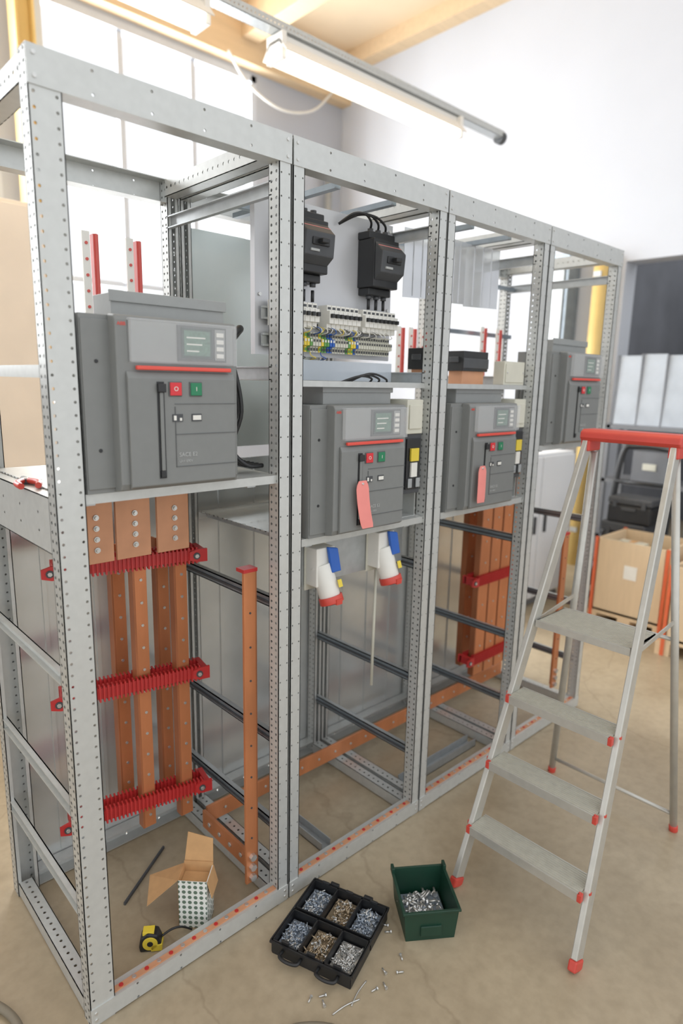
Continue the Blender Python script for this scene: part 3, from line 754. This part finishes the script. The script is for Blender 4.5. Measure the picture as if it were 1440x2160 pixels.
quadwall(m, (-bw, -bl, 0), (bw, -bl, 0), (-tw, -tl, hf), (tw, -tl, hf), -.003, GBIN)
quadwall(m, (bw, bl, 0), (-bw, bl, 0), (tw, tl, hb), (-tw, tl, hb), -.003, GBIN)
quadwall(m, (-bw, bl, 0), (-bw, -bl, 0), (-tw, tl, hb), (-tw, -tl, hf), -.003, GBIN)
quadwall(m, (bw, -bl, 0), (bw, bl, 0), (tw, -tl, hf), (tw, tl, hb), -.003, GBIN)
m.make('bin_body', G)
m = MB()
m.box(-tw-.005, tw+.005, -tl-.005, -tl+.001, hf-.006, hf+.001, GBIN).box(-tw-.005, tw+.005, tl-.001, tl+.005, hb-.006, hb+.001, GBIN)
m.box(-tw-.005, -tw+.001, -tl, tl, hb-.006, hb+.001, GBIN).box(tw-.001, tw+.005, -tl, tl, hb-.006, hb+.001, GBIN)
m.box(-tw-.005, -tw+.004, tl-.02, tl+.005, hb, hb+.014, GBIN).box(tw-.004, tw+.005, tl-.02, tl+.005, hb, hb+.014, GBIN)
m.make('rim', G, bevel=.0015)
m = MB(); m.box(-.03, .03, -tl-.002, -tl+.006, .018, .05, GBIN); m.make('label_holder', G, bevel=.002)
m = MB(); m.box(-.060, .060, -.066, .066, 0, .018, BLUEZ)
for k in range(90): bolt_into(m, (random.uniform(-.048, .048), random.uniform(-.054, .054), random.uniform(.018, .030)), STEEL, 1.7 if random.random() < .4 else 1.1)
o = m.make('screw_pile', label='heap of long steel screws inside the green bin', category='screws', kind='stuff', loc=(GX, GY, .004)); o.rotation_euler = (0, 0, math.radians(-35.7))
sp = [(.60, -.40), (.63, -.37), (.58, -.385), (.655, -.39), (.70, -.36), (.47, -.31), (.44, -.29), (.745, -.27), (.735, -.29), (.45, -.33)]
for k, (x, y) in enumerate(sp):
    m = MB((x, y, .0045)); bolt_into(m, (x, y, .0045), STEEL, 1.0, True); m.make('screw', label='loose steel screw lying on the concrete floor', category='screw', group='loose screws on the floor')
for k, (x, y, a) in enumerate([(.50, -.375, .3), (.45, -.36, -.2)]):
    m = MB((x, y, .003)); d = Vector((math.cos(a), math.sin(a), 0)); m.tube([Vector((x, y, .003)), Vector((x, y, .003))+d*.04+Vector((0, .004, 0)), Vector((x, y, .003))+d*.08], .0018, STEEL, 6)
    m.make('cable_tie', label='thin pale strip lying on the floor by the organizer', category='cable tie')

Bx = thing('cardboard_box', 'open cardboard packet with white dotted print and raised flaps', 'box', (.354, .118, 0), math.radians(-46))
bw, bd, bh = .042, .034, .152
m = MB(); m.box(-bw, bw, -bd, -bd+.002, 0, bh, DOTS).box(-bw, bw, bd-.002, bd, 0, bh+.01, CARD).box(-bw, -bw+.002, -bd, bd, 0, bh, CARD).box(bw-.002, bw, -bd, bd, 0, bh, DOTS).box(-bw, bw, -bd, bd, 0, .002, CARD).box(-bw+.003, bw-.003, -bd+.003, bd-.003, .10, .13, CARD)
m.make('box_body', Bx)
m = MB(); m.prism([(-bw, bd, bh), (bw, bd, bh), (bw-.004, bd+.020, bh+.070), (-bw+.006, bd+.024, bh+.085)], (0, .002, 0), CARD); m.make('flap', Bx)
m = MB(); m.prism([(-bw, -bd, bh), (-bw, bd, bh), (-bw-.115, bd+.030, bh-.075), (-bw-.090, -bd+.0, bh-.090)], (0, 0, .002), CARD); m.make('flap', Bx)
m = MB(); m.prism([(bw, -bd, bh), (bw, bd, bh), (bw+.012, bd, bh-.05), (bw+.012, -bd, bh-.05)], (.002, 0, 0), CARD); m.make('flap', Bx)
Tm = thing('tape_measure', 'yellow and black tape measure lying on the floor', 'tape measure', (.213, .118, 0), math.radians(-35))
m = MB(); m.prism([(-.028, -.018, 0), (.028, -.018, 0), (.030, -.018, .02), (.020, -.018, .048), (-.006, -.018, .055), (-.026, -.018, .040), (-.030, -.018, .016)], (0, .036, 0), BLK); m.make('case', Tm, bevel=.004)
m = MB(); m.cyl((0, -.0195, .026), (0, -.017, .026), .020, YEL, 24).cyl((0, -.0205, .026), (0, -.019, .026), .008, BLK, 20); m.make('case_badge', Tm, bevel=.001, label='yellow disc')
MB().box(.002, .031, -.0195, .0195, .002, .022, YEL).make('case_grip', Tm, bevel=.001)
MB().box(-.02, .01, -.012, .012, .046, .0565, YEL).make('lock_button', Tm, bevel=.001)
m = MB(); m.tube([(.028, .0, .03), (.055, .012, .038), (.08, .025, .03), (.105, .038, .006)], .003, BLK, 6); m.make('strap', Tm)
m = MB((.3, .4, 0)); m.bar((.22, .30, .004), (.42, .44, .004), .01, .006, BLKL, side=(0, 0, 1)); m.make('steel_rod', label='thin dark rod lying on the floor inside the frame', category='rod')

m = MB((-.1, .25, 0)); m.tube([(-.30, .35, .012), (-.22, .30, .012), (-.15, .2, .012), (-.13, .1, .012), (-.17, .0, .012), (-.25, -.05, .012)], .010, HOSE, 10)
m.make('hose', label='grey-brown rubber hose curling on the floor', category='hose')
m = MB((.3, -.36, 0)); m.tube([(.20, -.36, .01), (.28, -.315, .01), (.36, -.33, .01), (.43, -.40, .01), (.45, -.5, .01)], .009, HOSE, 10)
m.make('hose', label='thin rubber hose loop lying on the concrete floor', category='hose')

# ------------------------------------------------------------------ background furniture
def crate(x0, x1, y0, y1, h, lab):
    K = thing('wooden_crate', lab, 'crate', ((x0+x1)/2, (y0+y1)/2, 0), group='orange edged crates'); a = (x1-x0)/2; b = (y1-y0)/2
    m = MB(); m.box(-a, -a+.015, -b, b, .1, h, PLY).box(a-.015, a, -b, b, .1, h, PLY).box(-a, a, -b, -b+.015, .1, h, PLY).box(-a, a, b-.015, b, .1, h, PLY).box(-a, a, -b, b, .1, .115, PLY); m.make('crate_body', K)
    for sx in (-1, 1):
        for sy in (-1, 1): MB().box(sx*a-.007, sx*a+.007, sy*b-.010, sy*b+.010, .0, h+.006, ORANGE).make('corner_post', K)
    m = MB()
    for y in (-b, 0, b): m.box(-a, a, y-.04, y+.04, 0, .08, WOOD)
    m.box(-a, a, -b, b, .08, .1, WOOD); m.make('pallet', K)
    MB().box(-a-.003, -a, -.05, .03, h*.6, h*.75, WHITE).make('label_sheet', K)
    return K
crate(3.53, 3.95, .06, .50, .58, 'plywood crate with orange corner posts and a white label')
crate(3.35, 3.95, -.75, -.03, .54, 'large plywood crate with orange corners')
for (x, y, s) in ((3.74, .17, .0), (3.74, .38, .3), (3.62, -.4, .2)):
    m = MB((x, y, .115)); m.box(x-.1, x+.1, y-.085, y+.085, .115, .50+s*.1, CREAM).box(x-.1, x+.1, y-.02, y+.02, .50+s*.1, .502+s*.1, CARD).prism([(x-.1, y-.085, .50+s*.1), (x-.1, y+.085, .50+s*.1), (x-.15, y+.085, .54+s*.1), (x-.15, y-.085, .54+s*.1)], (0, 0, .003), CREAM)
    m.make('cardboard_box', label='pale carton packed inside a crate', category='box', group='cartons in crates')
K = thing('hand_truck', 'black hand truck with rubber wheels standing behind the crates', 'hand truck', (4.24, .56, 0))
m = MB(); m.tube([(0, -.2, .1), (.05, -.2, .7), (.10, -.18, 1.06), (.12, -.1, 1.11), (.12, .1, 1.11), (.10, .18, 1.06), (.05, .2, .7), (0, .2, .1)], .022, BLK, 10)
for z in (.3, .55, .85): m.cyl((.02+z*.04, -.2, z), (.02+z*.04, .2, z), .015, BLK, 10)
m.make('frame', K)
MB().box(-.24, .0, -.22, .22, .015, .025, BLKL).make('toe_plate', K)
for y in (-.26, .26): MB().cyl((.08, y-.03, .13), (.08, y+.03, .13), .13, BLK, 24).cyl((.08, y-.035, .13), (.08, y+.035, .13), .05, GALV2, 16).make('wheel', K)
for k, (z0, z1, dy) in enumerate(((.026, .34, .0), (.342, .60, .01), (.602, .78, -.02))):
    C = thing('tool_case', 'black plastic tool case stacked on a hand truck', 'tool case', (4.11, .54+dy, z0), group='tool cases on the hand truck')
    hh_ = z1-z0
    MB().box(-.10, .10, -.15, .15, 0, hh_*.7, BLK).make('case_body', C, bevel=.012)
    MB().box(-.103, .10, -.153, .153, hh_*.72, hh_, BLKL).make('case_lid', C, bevel=.012)
    MB().box(-.112, -.10, -.05, .05, hh_*.5, hh_*.62, BLKL).make('handle', C, bevel=.004)
    for y in (-.1, .1): MB().box(-.110, -.10, y-.015, y+.015, hh_*.6, hh_*.85, BLKL).make('latch', C, bevel=.002)
K = thing('storage_rack', 'grey steel rack with low shelves beside the doorway', 'shelf', (4.68, 0, 0))
for x in (-.16, .16):
    for y in (-1.3, -.45, .3, .95): MB().box(x-.015, x+.015, y-.015, y+.015, 0, 1.26, CABG).make('post', K)
for z in (.35, .8, 1.22): MB().box(-.175, .175, -1.32, .97, z, z+.03, CABG).make('shelf', K)
for k in range(10):
    y = -.76+k*.182; hgt = (.53, .52, .54, .52)[k % 4]
    m = MB((4.68, y, 1.251)); m.prism([(4.60, y-.088, 1.251), (4.60, y+.086, 1.251), (4.615, y+.086, 1.251+hgt), (4.615, y-.088, 1.251+hgt)], (.008, 0, 0), PLASTIC)
    m.box(4.598, 4.63, y+.084, y+.092, 1.251, 1.251+hgt+.004, CABG)
    m.box(4.66, 4.78, y-.080, y+.06, 1.251, 1.251+.18+.09*(k % 3), CABG if k % 2 else CABW)
    m.make('plastic_panel', label='upright translucent plastic panel standing on a rack', category='panel', group='translucent panels on the rack')
for k, y in enumerate((-1.0, -.64, -.1, .62)):
    m = MB((4.66, y, .831)); m.box(4.54, 4.80, y-.13, y+.13, .831, 1.06+.04*(k % 2), CABG).box(4.535, 4.54, y-.05, y+.05, .92, .97, CREAM).box(4.53, 4.81, y-.135, y+.135, 1.03+.04*(k % 2), 1.06+.04*(k % 2), BLKL)
    m.make('storage_box', label='dark grey lidded storage box on the rack', category='box', group='boxes on the rack', bevel=.004)
def cabinet(x0, x1, y0, y1, h, body, dr, lab):
    K = thing('cabinet', lab, 'cabinet', ((x0+x1)/2, (y0+y1)/2, 0)); a = (x1-x0)/2; b = (y1-y0)/2
    MB().box(-a, a, -b, b, .06, h, body).box(-a+.02, a-.02, -b+.03, b-.02, 0, .06, CABG).make('body', K, bevel=.004)
    for s in (-1, 1):
        x = s*a/2
        o = MB().box(x-a/2+.006, x+a/2-.006, -b-.018, -b, .08, h-.02, dr).make('door', K, bevel=.003)
        hd = MB().box(x-s*a*.35-.008, x-s*a*.35+.008, -b-.035, -b-.018, h*.5, h*.5+.12, BLKL).make('handle', None); hd.parent = o
cabinet(3.05, 3.93, .92, 1.42, 1.08, CABW, CABW, 'white metal cabinet standing beyond the frames')
cabinet(.05, .78, 2.2, 2.7, 2.35, PALE, PALE, 'tall pale laminate cabinet near the windows')
cabinet(-.9, .02, 2.2, 2.7, 1.60, CABG, CABG, 'dark grey metal cabinet near the windows')
cabinet(.9, 2.2, 3.2, 3.7, 1.35, CABW, CABG, 'low white and grey cabinet under the windows')
for z, rr in ((1.5, .02), (1.9, .015), (2.25, .03)):
    m = MB((7.5, 0, z)); m.tube([(7.55, -2.3, z), (7.55, -.8, z-.06), (7.55, .4, z+.03), (7.55, 1.4, z)], rr, BLKL, 8)
    m.make('cable_run', label='dark cable fixed along the annex wall', category='cable', group='annex cable runs')
for y in (-1.6, -.2, .75):
    m = MB((7.4, y, 0)); m.box(7.35, 7.5, y-.05, y+.05, 0, 3.0, BLKL).box(7.3, 7.5, y-.08, y+.08, 0, .02, BLKL)
    m.make('annex_post', label='dark steel post standing in the annex', category='post', group='annex posts')

# ------------------------------------------------------------------ lights
wd = bpy.data.worlds.new('World'); sc.world = wd; wd.use_nodes = True
bgn = wd.node_tree.nodes['Background']; bgn.inputs[0].default_value = (.95, .975, 1.0, 1); bgn.inputs[1].default_value = 1.28
def area(name, loc, rot, sx, sy, e, c=(1, 1, 1)):
    l = bpy.data.lights.new(name, 'AREA'); l.shape = 'RECTANGLE'; l.size = sx; l.size_y = sy; l.energy = e; l.color = c
    o = bpy.data.objects.new(name, l); COL.objects.link(o); o.location = loc; o.rotation_euler = rot; return o
area('window_light', (2.65, WY+.5, 2.9), (math.radians(-90), 0, 0), 2.2, 3.2, 360, (.95, .98, 1))
area('window_light', (0, WY+.5, 2.9), (math.radians(-90), 0, 0), 2.7, 3.2, 400, (.95, .98, 1))

# ------------------------------------------------------------------ camera
cam = bpy.data.cameras.new('cam'); co = bpy.data.objects.new('cam', cam); COL.objects.link(co)
R = Vector((.7311, -.6823, .0213)); Fw = Vector((.6716, .7134, -.1989)).normalized()
R = (R-Fw*R.dot(Fw)).normalized(); U = R.cross(Fw)
Mx = Matrix(((R.x, U.x, -Fw.x, -.446), (R.y, U.y, -Fw.y, -1.305), (R.z, U.z, -Fw.z, 1.53), (0, 0, 0, 1)))
co.matrix_world = Mx
cam.sensor_fit = 'VERTICAL'; cam.sensor_height = 36; cam.lens = 22.57; cam.clip_start = .02
cam.dof.use_dof = True; cam.dof.focus_distance = 1.7; cam.dof.aperture_fstop = 1.8
sc.camera = co
sc.view_settings.view_transform = 'Standard'
sc.view_settings.exposure = 0.0
sc.view_settings.gamma = 1.10
